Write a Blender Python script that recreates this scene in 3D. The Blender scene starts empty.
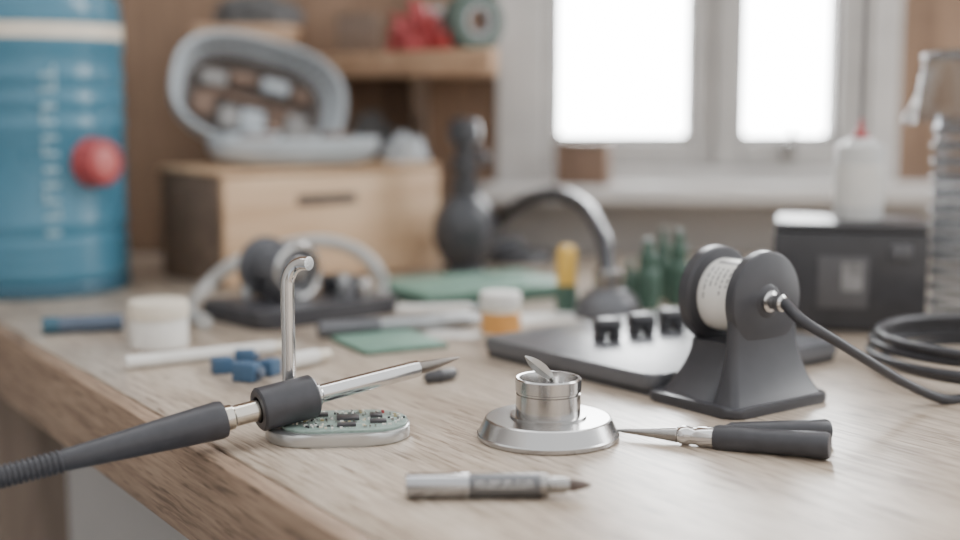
import bpy, bmesh, math, random
from mathutils import Vector, Matrix, Quaternion, noise as mnoise
random.seed(7)
C = bpy.context.scene.collection
PI = math.pi
Z0 = 0.75            # bench top height
CH = 0.165           # camera height above bench
F = 960*50/36.0
PT = math.atan(175/F)
I4 = Matrix.Identity(4)

def ray(px, py):
    x = (px-480)/F; y = -(py-270)/F
    c, s = math.cos(PT), math.sin(PT)
    return Vector((x, c + y*s, -s + y*c))
def P(px, py, D):
    d = ray(px, py); d = d*(D/d.y)
    return d + Vector((0, 0, Z0+CH))
def T(px, py, z=0.0):
    d = ray(px, py); t = (CH-z)/(-d.z)
    return d*t + Vector((0, 0, Z0+CH))

# ---------------------------------------------------------------- mesh helpers
def lathe(bm, prof, seg=40, M=I4, closed=False):
    rings = []
    for r, z in prof:
        if r < 1e-7:
            rings.append([bm.verts.new(M @ Vector((0, 0, z)))])
        else:
            rings.append([bm.verts.new(M @ Vector((r*math.cos(2*PI*i/seg), r*math.sin(2*PI*i/seg), z))) for i in range(seg)])
    n = len(rings)
    for k in range(n if closed else n-1):
        a, b = rings[k], rings[(k+1) % n]
        for i in range(seg):
            j = (i+1) % seg
            if len(a) == 1 and len(b) == 1: continue
            if len(a) == 1: bm.faces.new((a[0], b[i], b[j]))
            elif len(b) == 1: bm.faces.new((a[i], a[j], b[0]))
            else: bm.faces.new((a[i], a[j], b[j], b[i]))
    if not closed:
        for rg in (rings[0], rings[-1]):
            if len(rg) > 2: bm.faces.new(rg)

def solid(prof):      # add poles so the lathe is closed
    return [(0, prof[0][1])] + list(prof) + [(0, prof[-1][1])]

def axm(A, B):
    d = (B-A)
    q = d.normalized().to_track_quat('Z', 'Y')
    return Matrix.Translation(A) @ q.to_matrix().to_4x4()

def box(bm, c, s, M=I4, bev=0, seg=2):
    r = bmesh.ops.create_cube(bm, size=1.0)
    vs = r['verts']
    for v in vs:
        v.co = Vector((v.co.x*s[0], v.co.y*s[1], v.co.z*s[2])) + Vector(c)
    if bev > 0:
        es = list({e for v in vs for e in v.link_edges})
        rr = bmesh.ops.bevel(bm, geom=es, offset=bev, segments=seg, affect='EDGES', profile=0.5)
        vs = list({v for f in rr['faces'] for v in f.verts} | {v for v in vs if v.is_valid})
    for v in vs: v.co = M @ v.co

def prism(bm, pts, z0, z1, M=I4, bev=0, seg=2):
    lo = [bm.verts.new((p[0], p[1], z0)) for p in pts]
    hi = [bm.verts.new((p[0], p[1], z1)) for p in pts]
    n = len(pts)
    f1 = bm.faces.new(lo[::-1]); f2 = bm.faces.new(hi)
    for i in range(n):
        j = (i+1) % n
        bm.faces.new((lo[i], lo[j], hi[j], hi[i]))
    allv = lo+hi
    if bev > 0:
        es = list(f1.edges)+list(f2.edges)
        rr = bmesh.ops.bevel(bm, geom=es, offset=bev, segments=seg, affect='EDGES', profile=0.5)
        allv = list({v for f in rr['faces'] for v in f.verts} | {v for v in allv if v.is_valid})
    for v in allv: v.co = M @ v.co

def rrect(w, h, r, n=6):
    o = []
    for cx, cy, a in ((w/2-r, h/2-r, 0), (-w/2+r, h/2-r, 90), (-w/2+r, -h/2+r, 180), (w/2-r, -h/2+r, 270)):
        for i in range(n+1):
            t = math.radians(a+90*i/n)
            o.append((cx+r*math.cos(t), cy+r*math.sin(t)))
    return o

def spline(pts, n=10):
    pts = [Vector(p) for p in pts]
    q = [pts[0]*2-pts[1]] + pts + [pts[-1]*2-pts[-2]]
    out = []
    for i in range(1, len(q)-2):
        p0, p1, p2, p3 = q[i-1:i+3]
        for k in range(n):
            t = k/n
            out.append(0.5*((2*p1)+(p2-p0)*t+(2*p0-5*p1+4*p2-p3)*t*t+(3*p1-p0-3*p2+p3)*t**3))
    out.append(pts[-1])
    return out

def tube(bm, pts, r, seg=12, M=I4):
    pts = [Vector(p) for p in pts]
    n = len(pts)
    rs = r if isinstance(r, (list, tuple)) else [r]*n
    t0 = (pts[1]-pts[0]).normalized()
    up = Vector((0, 0, 1)) if abs(t0.z) < 0.9 else Vector((1, 0, 0))
    nx = t0.cross(up).normalized()
    prev = None; first = None
    for i in range(n):
        t = (pts[min(i+1, n-1)]-pts[max(i-1, 0)]).normalized()
        nx = (nx - t*nx.dot(t)).normalized()
        ny = t.cross(nx)
        ring = [bm.verts.new(M @ (pts[i]+(nx*math.cos(2*PI*k/seg)+ny*math.sin(2*PI*k/seg))*rs[i])) for k in range(seg)]
        if prev:
            for k in range(seg):
                j = (k+1) % seg
                bm.faces.new((prev[k], prev[j], ring[j], ring[k]))
        else: first = ring
        prev = ring
    bm.faces.new(first[::-1]); bm.faces.new(prev)

def cylpatch(bm, r, a0, a1, z0, z1, M=I4, th=0.0002, n=4):
    g = []
    for rr in (r, r+th):
        for z in (z0, z1):
            g.append([bm.verts.new(M @ Vector((rr*math.cos(math.radians(a0+(a1-a0)*i/n)), rr*math.sin(math.radians(a0+(a1-a0)*i/n)), z))) for i in range(n+1)])
    a, b, c, d = g
    for i in range(n):
        bm.faces.new((c[i], c[i+1], d[i+1], d[i])); bm.faces.new((a[i], b[i], b[i+1], a[i+1]))
        bm.faces.new((a[i], a[i+1], c[i+1], c[i])); bm.faces.new((b[i], d[i], d[i+1], b[i+1]))
    bm.faces.new((a[0], c[0], d[0], b[0])); bm.faces.new((a[n], b[n], d[n], c[n]))

def obj(name, bm, m, parent=None, smooth=True, ang=35):
    bmesh.ops.recalc_face_normals(bm, faces=bm.faces[:])
    me = bpy.data.meshes.new(name)
    bm.to_mesh(me); bm.free()
    if smooth:
        for p in me.polygons: p.use_smooth = True
        me.set_sharp_from_angle(angle=math.radians(ang))
    me.materials.append(m)
    o = bpy.data.objects.new(name, me); C.objects.link(o)
    if parent: o.parent = parent
    return o
def N(): return bmesh.new()
def tag(o, label, cat, group=None):
    o['label'] = label; o['category'] = cat
    if group: o['group'] = group
    return o
def thing(name, label, cat, loc=(0, 0, 0), rz=0, group=None, quat=None):
    o = bpy.data.objects.new(name, None); C.objects.link(o)
    o.empty_display_size = 0.01
    o.location = loc
    if quat is not None:
        o.rotation_mode = 'QUATERNION'; o.rotation_quaternion = quat
    else: o.rotation_euler = (0, 0, rz)
    return tag(o, label, cat, group)
def dup(root, loc, rz, label):
    r = root.copy(); C.objects.link(r); r.location = loc; r.rotation_euler = (0, 0, rz); r['label'] = label
    for ch in list(root.children):
        c = ch.copy(); C.objects.link(c); c.parent = r
        for g in ch.children:
            d = g.copy(); C.objects.link(d); d.parent = c
    return r
def lying(name, label, cat, A, B, group=None):
    return thing(name, label, cat, A, 0, group, (B-A).normalized().to_track_quat('Z', 'Y')), (B-A).length

# ---------------------------------------------------------------- materials
def lin(c):
    o = []
    for v in c:
        v = v/255.0
        o.append(v/12.92 if v <= 0.04045 else ((v+0.055)/1.055)**2.4)
    return o
def mat(name, col, rough=0.5, metal=0.0, noise=0.08, scale=60, bump=0.0, trans=0.0, coat=0.0, ior=1.45, alpha=1.0):
    m = bpy.data.materials.new(name); m.use_nodes = True
    nt = m.node_tree; b = nt.nodes['Principled BSDF']
    l = lin(col)
    tc = nt.nodes.new('ShaderNodeTexCoord'); nz = nt.nodes.new('ShaderNodeTexNoise')
    nz.inputs['Scale'].default_value = scale; nz.inputs['Detail'].default_value = 4
    nt.links.new(tc.outputs['Object'], nz.inputs['Vector'])
    rp = nt.nodes.new('ShaderNodeValToRGB')
    rp.color_ramp.elements[0].position = 0.3; rp.color_ramp.elements[1].position = 0.7
    rp.color_ramp.elements[0].color = [max(0, v*(1-noise*1.5)) for v in l]+[1]
    rp.color_ramp.elements[1].color = [min(1, v*(1+noise)) for v in l]+[1]
    nt.links.new(nz.outputs['Fac'], rp.inputs['Fac']); nt.links.new(rp.outputs['Color'], b.inputs['Base Color'])
    b.inputs['Metallic'].default_value = metal
    dr_ = 0.015 if metal > 0.8 else 0.06
    mr = nt.nodes.new('ShaderNodeMapRange')
    mr.inputs['To Min'].default_value = max(0.02, rough-dr_); mr.inputs['To Max'].default_value = min(1, rough+dr_)
    nt.links.new(nz.outputs['Fac'], mr.inputs['Value']); nt.links.new(mr.outputs['Result'], b.inputs['Roughness'])
    b.inputs['Transmission Weight'].default_value = trans
    b.inputs['Coat Weight'].default_value = coat
    b.inputs['IOR'].default_value = ior
    b.inputs['Alpha'].default_value = alpha
    if bump:
        bp = nt.nodes.new('ShaderNodeBump'); bp.inputs['Strength'].default_value = bump; bp.inputs['Distance'].default_value = 0.001
        nt.links.new(nz.outputs['Fac'], bp.inputs['Height']); nt.links.new(bp.outputs['Normal'], b.inputs['Normal'])
    return m
def wood(name, dark, mid, light, rot=(0, 0, 0), stretch=(3, 60, 60), rough=0.45, bump=0.15, wts=(0.5, 0.3, 0.2), pores=0.0, patch=(4, 9, 9)):
    m = bpy.data.materials.new(name); m.use_nodes = True
    nt = m.node_tree; b = nt.nodes['Principled BSDF']; L = nt.links
    tc = nt.nodes.new('ShaderNodeTexCoord')
    m1 = nt.nodes.new('ShaderNodeMapping'); m1.inputs['Rotation'].default_value = rot
    L.new(tc.outputs['Object'], m1.inputs['Vector'])
    def nz(sc, det, dist):
        mp = nt.nodes.new('ShaderNodeMapping'); mp.inputs['Scale'].default_value = sc
        L.new(m1.outputs['Vector'], mp.inputs['Vector'])
        n = nt.nodes.new('ShaderNodeTexNoise'); n.inputs['Scale'].default_value = 1; n.inputs['Detail'].default_value = det
        n.inputs['Distortion'].default_value = dist
        L.new(mp.outputs['Vector'], n.inputs['Vector']); return n
    n1 = nz(stretch, 6, 0.6); n2 = nz([v*4 for v in stretch], 4, 0.2); n3 = nz(patch, 3, 0.4)
    def mth(op, a, bb):
        k = nt.nodes.new('ShaderNodeMath'); k.operation = op
        for i, v in enumerate((a, bb)):
            if isinstance(v, (int, float)): k.inputs[i].default_value = v
            else: L.new(v, k.inputs[i])
        return k.outputs[0]
    s = mth('ADD', mth('MULTIPLY', n1.outputs['Fac'], wts[0]), mth('ADD', mth('MULTIPLY', n2.outputs['Fac'], wts[1]), mth('MULTIPLY', n3.outputs['Fac'], wts[2])))
    if pores:      # short dark pore streaks along the grain
        n4 = nz((34, 420, 420), 2, 0.1)
        pr_ = nt.nodes.new('ShaderNodeMapRange'); pr_.inputs['From Min'].default_value = 0.56; pr_.inputs['From Max'].default_value = 0.64
        pr_.inputs['To Min'].default_value = 0; pr_.inputs['To Max'].default_value = pores
        L.new(n4.outputs['Fac'], pr_.inputs['Value'])
        s = mth('SUBTRACT', s, pr_.outputs['Result'])
    rp = nt.nodes.new('ShaderNodeValToRGB'); e = rp.color_ramp.elements
    e[0].position = 0.36; e[0].color = lin(dark)+[1]; e[1].position = 0.62; e[1].color = lin(light)+[1]
    k = e.new(0.48); k.color = lin(mid)+[1]
    L.new(s, rp.inputs['Fac']); L.new(rp.outputs['Color'], b.inputs['Base Color'])
    mr = nt.nodes.new('ShaderNodeMapRange'); mr.inputs['To Min'].default_value = rough+0.12; mr.inputs['To Max'].default_value = rough-0.1
    L.new(s, mr.inputs['Value']); L.new(mr.outputs['Result'], b.inputs['Roughness'])
    bp = nt.nodes.new('ShaderNodeBump'); bp.inputs['Strength'].default_value = bump; bp.inputs['Distance'].default_value = 0.001
    L.new(s, bp.inputs['Height']); L.new(bp.outputs['Normal'], b.inputs['Normal'])
    return m
def clearmat(name, tint, lo, hi, rough):
    m = bpy.data.materials.new(name); m.use_nodes = True
    nt = m.node_tree; nt.nodes.remove(nt.nodes['Principled BSDF']); L = nt.links
    tr = nt.nodes.new('ShaderNodeBsdfTransparent'); tr.inputs['Color'].default_value = lin(tint)+[1]
    gl = nt.nodes.new('ShaderNodeBsdfGlossy'); gl.inputs['Roughness'].default_value = rough
    lw = nt.nodes.new('ShaderNodeFresnel'); lw.inputs['IOR'].default_value = 1.4
    mr = nt.nodes.new('ShaderNodeMapRange'); mr.inputs['To Min'].default_value = lo; mr.inputs['To Max'].default_value = hi
    L.new(lw.outputs['Fac'], mr.inputs['Value'])
    mx = nt.nodes.new('ShaderNodeMixShader'); L.new(mr.outputs['Result'], mx.inputs[0])
    L.new(tr.outputs[0], mx.inputs[1]); L.new(gl.outputs[0], mx.inputs[2]); L.new(mx.outputs[0], nt.nodes['Material Output'].inputs['Surface'])
    return m

M = {}
GR = (0, 0, math.radians(56.5))
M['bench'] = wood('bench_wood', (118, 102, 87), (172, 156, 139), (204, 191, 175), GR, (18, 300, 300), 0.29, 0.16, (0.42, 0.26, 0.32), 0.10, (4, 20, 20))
M['benchedgeshade'] = wood('bench_edge_shaded_wood', (96, 78, 63), (132, 109, 90), (154, 131, 110), GR, (14, 220, 220), 0.6, 0.3, (0.5, 0.3, 0.2), 0.1)  # same bench wood darkened; shade of the side face put into the colour
M['wallwood'] = wood('wall_wood', (102, 80, 63), (127, 101, 81), (144, 117, 95), (0, 0, 0), (30, 30, 3), 0.6)
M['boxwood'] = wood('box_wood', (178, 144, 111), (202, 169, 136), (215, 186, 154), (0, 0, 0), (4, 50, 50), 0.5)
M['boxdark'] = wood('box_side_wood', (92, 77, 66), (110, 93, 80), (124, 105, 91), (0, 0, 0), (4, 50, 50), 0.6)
M['shelfwood'] = wood('shelf_wood', (154, 123, 98), (178, 145, 117), (192, 160, 132), (0, 0, 0), (4, 50, 50), 0.5)
M['leg'] = wood('leg_wood', (82, 69, 58), (102, 87, 75), (118, 102, 89), (0, 0, 0), (40, 40, 4), 0.6)
M['plaster'] = mat('pale_plaster', (172, 168, 164), 0.8, noise=0.06, scale=12, bump=0.1)
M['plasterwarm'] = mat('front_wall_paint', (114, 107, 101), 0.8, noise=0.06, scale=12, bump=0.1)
M['floor'] = mat('floor_grey', (170, 176, 182), 0.6, noise=0.08, scale=6)
M['frame'] = mat('window_paint', (190, 187, 184), 0.45, noise=0.06, scale=20)
M['sash'] = mat('sash_paint', (172, 169, 166), 0.45, noise=0.06, scale=20)
M['bead'] = mat('glazing_bead_paint', (136, 131, 128), 0.5, noise=0.05, scale=20)
M['steel'] = mat('polished_steel', (190, 189, 188), 0.2, 1.0, 0.02, 30)
M['satin'] = mat('satin_steel', (178, 177, 176), 0.26, 1.0, 0.02, 30)
M['bright'] = mat('bright_steel', (206, 205, 204), 0.17, 1.0, 0.02, 30)
M['brass'] = mat('collar_steel', (202, 196, 186), 0.2, 1.0, 0.02, 30)
M['steel_dark'] = mat('dark_steel', (152, 150, 148), 0.24, 1.0, 0.03, 40)
M['chrome'] = mat('chrome', (216, 215, 213), 0.12, 1.0, 0.02, 40)
M['leaf'] = mat('leaf_steel', (170, 169, 166), 0.3, 0.8, 0.03, 60)
M['tip'] = mat('tip_steel', (128, 122, 116), 0.28, 1.0, 0.06, 300)
M['black'] = mat('black_plastic', (61, 61, 64), 0.38, noise=0.1, scale=90)
M['rubber'] = mat('black_rubber', (58, 58, 62), 0.44, noise=0.1, scale=150, bump=0.08)
M['stand'] = mat('stand_black', (60, 60, 64), 0.37, noise=0.06, scale=80)
M['plate'] = mat('plate_grey', (98, 99, 103), 0.3, 0.2, 0.06, 50)
M['darkbottle'] = mat('bottle_dark', (62, 63, 67), 0.28, noise=0.06, scale=50)
M['traygrey'] = mat('tray_grey', (186, 187, 186), 0.3, 0.85, 0.02, 60)
M['pcb'] = mat('pcb_green', (134, 152, 144), 0.4, noise=0.14, scale=420)
M['trace'] = mat('pcb_trace', (184, 194, 188), 0.35, 0.3, 0.06, 200)
M['chip'] = mat('chip_black', (58, 58, 61), 0.4)
M['gold'] = mat('pad_gold', (196, 180, 140), 0.35, 0.6)
M['white'] = mat('white_plastic', (220, 218, 213), 0.4, noise=0.04)
M['offwhite'] = mat('squeeze_plastic', (202, 202, 200), 0.4, noise=0.04)
M['cream'] = mat('cream_plastic', (219, 210, 194), 0.45, noise=0.04)
M['red'] = mat('red_plastic', (162, 70, 71), 0.36, noise=0.08)
M['redpale'] = mat('red_plastic_pale', (186, 104, 102), 0.36, noise=0.08)
M['blue'] = mat('can_blue', (66, 117, 139), 0.28, 0.0, noise=0.06, scale=15, coat=0.15)
M['bluedark'] = mat('can_blue_dark', (52, 90, 108), 0.36, noise=0.06)
M['navy'] = mat('tube_navy', (82, 95, 113), 0.4, noise=0.08)
M['bluebit'] = mat('bit_blue', (64, 92, 120), 0.4, noise=0.1)
M['teal'] = mat('board_green', (114, 148, 132), 0.5, noise=0.08, scale=60)
M['tealdark'] = mat('board_green_edge', (72, 97, 88), 0.55)
M['orange'] = mat('label_orange', (212, 154, 86), 0.45, noise=0.1)
M['yellow'] = mat('cap_yellow', (214, 174, 82), 0.4, noise=0.06)
M['green'] = mat('green_plastic', (64, 90, 78), 0.4, noise=0.1)
M['greendark'] = mat('green_dark', (68, 84, 77), 0.5, noise=0.1)
M['greypen'] = mat('pen_grey', (158, 161, 163), 0.3, 0.5, 0.05)
M['pensilver'] = mat('pen_silver', (166, 166, 167), 0.22, 1.0, 0.02, 60)
M['paper'] = mat('paper', (220, 218, 213), 0.8, noise=0.03)
M['hose'] = mat('hose_white', (200, 200, 198), 0.3, noise=0.04, trans=0.35)
M['case'] = mat('case_greyblue', (178, 185, 190), 0.35, noise=0.05, scale=30)
M['lining'] = mat('case_lining', (92, 84, 80), 0.85, noise=0.15, scale=60)
M['pouch'] = mat('pouch_brown', (124, 103, 90), 0.85, noise=0.15, scale=60)
M['pouchgrey'] = mat('pouch_grey', (146, 144, 142), 0.85, noise=0.15, scale=60)
M['cloth'] = mat('cloth_pale', (182, 189, 194), 0.9, noise=0.12, scale=50, bump=0.3)
M['clothdark'] = mat('cloth_dark', (92, 91, 91), 0.9, noise=0.12, scale=50, bump=0.3)
M['brownbox'] = mat('brown_card', (124, 101, 86), 0.7, noise=0.1, scale=40)
M['greylabel'] = mat('grey_label', (136, 135, 135), 0.5, noise=0.2, scale=90)
M['ink'] = mat('ink_grey', (90, 89, 91), 0.6)
M['canink'] = mat('faded_lettering', (140, 172, 186), 0.5)
M['band'] = mat('pen_band', (104, 104, 106), 0.32, 0.8, 0.03)
M['bristle'] = mat('brush_bristle', (90, 78, 72), 0.6, noise=0.15, scale=400)
M['clear'] = clearmat('clear_plastic', (242, 244, 246), 0.03, 0.32, 0.06)
M['rib'] = mat('clear_rib', (126, 130, 134), 0.14, noise=0.04, alpha=0.5)
M['film'] = clearmat('clear_film', (228, 232, 235), 0.025, 0.26, 0.10)
M['glass'] = clearmat('window_glass', (255, 255, 255), 0.0, 0.6, 0.05)

# ---------------------------------------------------------------- setting
WY = 1.40
def struct(name, bm, m, parent=None):
    o = obj(name, bm, m, parent, smooth=False)
    if parent is None: o['kind'] = 'structure'
    return o
bm = N(); box(bm, (0, 0.05, -0.02), (3.4, 3.0, 0.04)); struct('floor', bm, M['floor'])
HX0, HX1, HZ0, HZ1 = 0.047, 0.436, Z0+0.075, Z0+0.62
bm = N()
def slab(x0, x1, z0, z1, y0=WY, y1=WY+0.12): box(bm, ((x0+x1)/2, (y0+y1)/2, (z0+z1)/2), (x1-x0, y1-y0, z1-z0))
slab(-1.6, HX0, Z0-0.05, 2.4); slab(HX1, 1.6, Z0-0.05, 2.4); slab(HX0, HX1, Z0-0.05, HZ0); slab(HX0, HX1, HZ1, 2.4)
struct('wall_back', bm, M['wallwood'])
bm = N(); slab(-1.6, 1.6, 0, Z0-0.05); struct('wall_back_lower', bm, M['plaster'])
bm = N(); slab(0.018, 0.60, Z0, Z0+0.058, WY-0.006, WY); struct('trim_1', bm, M['plaster'])          # pale panel under the sill
bm = N(); box(bm, (-1.6, 0.1, 1.2), (0.06, 2.7, 2.4)); struct('wall_left', bm, M['plaster'])
bm = N(); box(bm, (0, -1.3, 0.85), (3.2, 0.06, 1.7)); struct('wall_front', bm, M['plasterwarm'])
bm = N(); slab(0.018, HX0, Z0+0.075, HZ1+0.03, WY-0.012, WY); struct('trim_2', bm, M['frame'])
# window
bm = N()
def fr(x0, x1, z0, z1, y0, y1, b=0.002): box(bm, ((x0+x1)/2, (y0+y1)/2, (z0+z1)/2), (x1-x0, y1-y0, z1-z0), bev=b)
fr(HX0, 0.067, HZ0, HZ1, WY-0.004, WY+0.06); fr(0.404, HX1, HZ0, HZ1, WY-0.004, WY+0.06)
fr(0.067, 0.404, HZ0, Z0+0.089, WY-0.004, WY+0.06); fr(0.067, 0.404, HZ1-0.02, HZ1, WY-0.004, WY+0.06)
win = struct('window_1', bm, M['frame'])
def sash(x0, x1, s0, s1, yo):
    global bm
    bm = N(); y0, y1 = WY+0.008-yo, WY+0.04
    fr(x0, x0+s0, Z0+0.0895, HZ1-0.0205, y0, y1, 0.003); fr(x1-s1, x1, Z0+0.0895, HZ1-0.0205, y0, y1, 0.003)
    fr(x0+s0, x1-s1, Z0+0.0895, Z0+0.118, y0, y1, 0.003); fr(x0+s0, x1-s1, HZ1-0.05, HZ1-0.0205, y0, y1, 0.003)
    s = struct('window_sash', bm, M['sash'], win)
    bm = N()       # inner glazing bead, set further back
    fr(x0+s0, x0+s0+0.005, Z0+0.118, HZ1-0.05, y0+0.012, y1, 0.001); fr(x1-s1-0.005, x1-s1, Z0+0.118, HZ1-0.05, y0+0.012, y1, 0.001)
    fr(x0+s0+0.005, x1-s1-0.005, Z0+0.118, Z0+0.123, y0+0.012, y1, 0.001)
    struct('glazing_bead', bm, M['bead'], s)
    bm = N(); box(bm, ((x0+x1)/2, WY+0.028, (Z0+0.118+HZ1-0.05)/2), (x1-x0-s0-s1, 0.003, HZ1-0.05-Z0-0.118))
    struct('window_pane', bm, M['glass'], s)
    return s
sash(0.0672, 0.2453, 0.013, 0.022, 0.0); s2 = sash(0.2457, 0.4038, 0.028, 0.030, 0.007)
bm = N(); box(bm, (0.322, WY-0.006, Z0+0.108), (0.012, 0.012, 0.02), bev=0.002); tube(bm, [(0.322, WY-0.010, Z0+0.108), (0.322, WY-0.018, Z0+0.112), (0.322, WY-0.018, Z0+0.135)], 0.003)
obj('latch', bm, M['steel_dark'], s2)
bm = N(); box(bm, (0.245, WY-0.035, Z0+0.066), (0.49, 0.078, 0.018), bev=0.003); struct('window_sill', bm, M['frame'], win)

# ---------------------------------------------------------------- workbench
E1, E2 = T(0, 333), T(345, 540)
def ex(y): return E1.x + (E2.x-E1.x)*(y-E1.y)/(E2.y-E1.y)
uv = Vector((E1.x-E2.x, E1.y-E2.y, 0)).normalized(); nv = Vector((uv.y, -uv.x, 0)); ang_u = math.atan2(uv.y, uv.x)
wb = thing('workbench', 'long wooden workbench with a thick worn oak top and square legs', 'workbench', (0, 0, 0))
eo = 0.0135
bm = N(); prism(bm, [(ex(-0.3)+eo, -0.3), (1.45, -0.3), (1.45, WY-0.008), (ex(WY-0.008)+eo, WY-0.008)], Z0-0.045, Z0, bev=0.0005)
obj('bench_top', bm, M['bench'], wb)
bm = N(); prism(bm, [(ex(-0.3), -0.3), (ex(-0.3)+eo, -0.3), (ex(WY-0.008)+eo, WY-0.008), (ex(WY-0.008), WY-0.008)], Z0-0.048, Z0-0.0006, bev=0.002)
obj('shaded_edge_strip', bm, M['benchedgeshade'], wb)  # strip added along the edge to carry the side's shade as darker wood
for y in (1.03, 0.05):
    c = Vector((ex(y), y, 0)) + nv*0.045
    bm = N(); box(bm, (0, 0, (Z0-0.045)/2), (0.055, 0.055, Z0-0.045), Matrix.Translation(c) @ Matrix.Rotation(ang_u, 4, 'Z'), 0.003); obj('leg', bm, M['leg'], wb)
for x, y in ((1.38, 0.0), (1.38, 1.33)):
    bm = N(); box(bm, (x, y, (Z0-0.045)/2), (0.055, 0.055, Z0-0.045), bev=0.003); obj('leg', bm, M['leg'], wb)

# ---------------------------------------------------------------- soldering iron stand, board, iron
tc_ = T(338, 435); tc_.z = Z0
TH = 0.0062
st = thing('soldering_iron_stand', 'chrome bent-rod iron stand with rounded grey metal base and black holder sleeve', 'iron stand', tc_)
trz = math.radians(7); RT = Matrix.Rotation(trz, 4, 'Z')
bm = N(); prism(bm, rrect(0.070, 0.049, 0.022, 8), 0, TH, RT, 0.0012); obj('base', bm, M['traygrey'], st)
rodD = tc_.y + 0.006
rod_b = P(290, 425, rodD) - tc_; rod_b.z = TH
rod_t = P(291, 270, rodD) - tc_
x0 = rod_b.x
zt = rod_t.z
path = [Vector((x0, rod_b.y, TH)), Vector((x0, rod_b.y, 0.03)), Vector((x0, rod_b.y, zt-0.012)), Vector((x0+0.0005, rod_b.y, zt-0.004)), Vector((x0+0.003, rod_b.y-0.001, zt+0.001)), Vector((x0+0.007, rod_b.y-0.003, zt+0.0035)), Vector((x0+0.0115, rod_b.y-0.006, zt+0.004))]
bm = N(); tube(bm, spline(path, 8), 0.0034, 18); obj('rod', bm, M['chrome'], st)
Cw = P(285, 403, rodD-0.0150); tipw = P(458, 358, rodD+0.034)
dirv = (tipw-Cw).normalized()
def Sx(px): return ((px-480)*Cw.y - F*Cw.x)/(F*dirv.x-(px-480)*dirv.y)       # distance along the iron's axis
def rp_(r, px): return (r*(Cw.y+dirv.y*Sx(px))/F, Sx(px))
qd = dirv.to_track_quat('Z', 'Y')
Mc = Matrix.Translation(Cw-tc_) @ qd.to_matrix().to_4x4()
bm = N(); a, b2 = Sx(253), Sx(310); ri, ro = 0.0064, 0.0106
lathe(bm, [(ri, a), (ro-0.001, a), (ro, a+0.001), (ro, b2-0.001), (ro-0.001, b2), (ri, b2)], 40, Mc, closed=True); obj('holder_sleeve', bm, M['rubber'], st)
iron = thing('soldering_iron', 'black-handled soldering iron with steel barrel pointing up to the right', 'soldering iron', Cw, quat=qd)
bm = N(); hp = [(10, 48), (11.5, 54), (13.4, 90), (15.8, 135), (17.8, 170), (19.2, 200), (19.8, 212), (18.8, 217), (13, 218)]
lathe(bm, solid([rp_(*v) for v in hp]), 40); obj('handle', bm, M['rubber'], iron)
bm = N(); pr = []
xx = -45
while xx < 50:
    pr += [rp_(10.4, xx), rp_(12.4, xx+1.0), rp_(12.4, xx+3.4), rp_(10.4, xx+4.4)]; xx += 6
lathe(bm, solid(pr), 28); obj('strain_relief', bm, M['rubber'], iron)
bm = N(); lathe(bm, solid([rp_(*v) for v in ((13, 217), (13, 226), (11, 228), (11, 258), (9, 260), (9, 308))]), 36); obj('collar', bm, M['brass'], iron)
bm = N(); lathe(bm, solid([rp_(*v) for v in ((12, 308), (12, 315), (9.6, 317), (9.4, 350), (8.8, 412), (8.2, 417))]), 36); obj('barrel', bm, M['bright'], iron)
bm = N(); lathe(bm, solid([rp_(*v) for v in ((6.4, 416), (6.2, 424), (4.2, 440), (1.2, 457), (0.5, 459))]), 28); obj('tip', bm, M['tip'], iron)
Wm = (Matrix.Translation(Cw) @ qd.to_matrix().to_4x4()).inverted()
e0 = Cw+dirv*Sx(-40); e1_ = Cw+dirv*Sx(-70)
bm = N(); tube(bm, spline([Wm @ v for v in (e0, e1_, Vector((-0.34, 0.51, 0.7605)), Vector((-0.7, 0.50, 0.7585)), Vector((-1.2, 0.5, 0.7580)), Vector((-1.568, 0.5, 0.7590)))], 10), 0.0042, 14); obj('cord', bm, M['rubber'], iron)

pb = thing('circuit_board', 'small grey-green populated circuit board lying on the grey stand base under the iron', 'circuit board', tc_+Vector((0, 0, TH)), trz)
bm = N(); prism(bm, rrect(0.062, 0.042, 0.019, 8), 0, 0.0012, Matrix.Translation((0.003, 0, 0)), 0.0002); brd = obj('board', bm, M['pcb'], pb)
zb = 0.0012
bm = N(); random.seed(31)
for i in range(46):
    a = random.uniform(0, 2*PI); rr = math.sqrt(random.random())*0.88
    x, y = 0.004+0.026*rr*math.cos(a), 0.0170*rr*math.sin(a)
    ln = random.uniform(0.003, 0.008)
    if abs(x-0.004)+ln/2 > 0.026*math.sqrt(max(0.05, 1-(y/0.019)**2)): continue
    if random.random() < .6: box(bm, (x, y, zb+0.00005), (ln, 0.00045, 0.0001))
    else: box(bm, (x, y*0.8, zb+0.00005), (0.00045, ln*0.5, 0.0001))
obj('traces', bm, M['trace'], brd)
random.seed(7)
occ = []
for (x, y, sx, sy, sz, mm) in ((0.005, 0.003, 0.011, 0.009, 0.0013, 'chip'), (0.0195, -0.006, 0.008, 0.005, 0.0013, 'chip'), (-0.009, 0.010, 0.009, 0.005, 0.0014, 'chip'), (0.019, 0.006, 0.006, 0.007, 0.0014, 'chip'), (0.004, -0.0115, 0.009, 0.005, 0.0013, 'chip')):
    occ.append((x, y, sx/2+.0014, sy/2+.0016))
    bm = N(); box(bm, (x, y, zb+sz/2), (sx, sy, sz), bev=0.00015); c = obj('chip', bm, M[mm], pb)
    bm = N()
    for i in range(6):
        for s in (-1, 1): box(bm, (x-sx*0.42+sx*0.168*i, y+s*(sy/2+0.0006), zb+0.0003), (0.0008, 0.0013, 0.0005))
    obj('pins', bm, M['steel'], c)
cnt = 0; tries = 0
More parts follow.
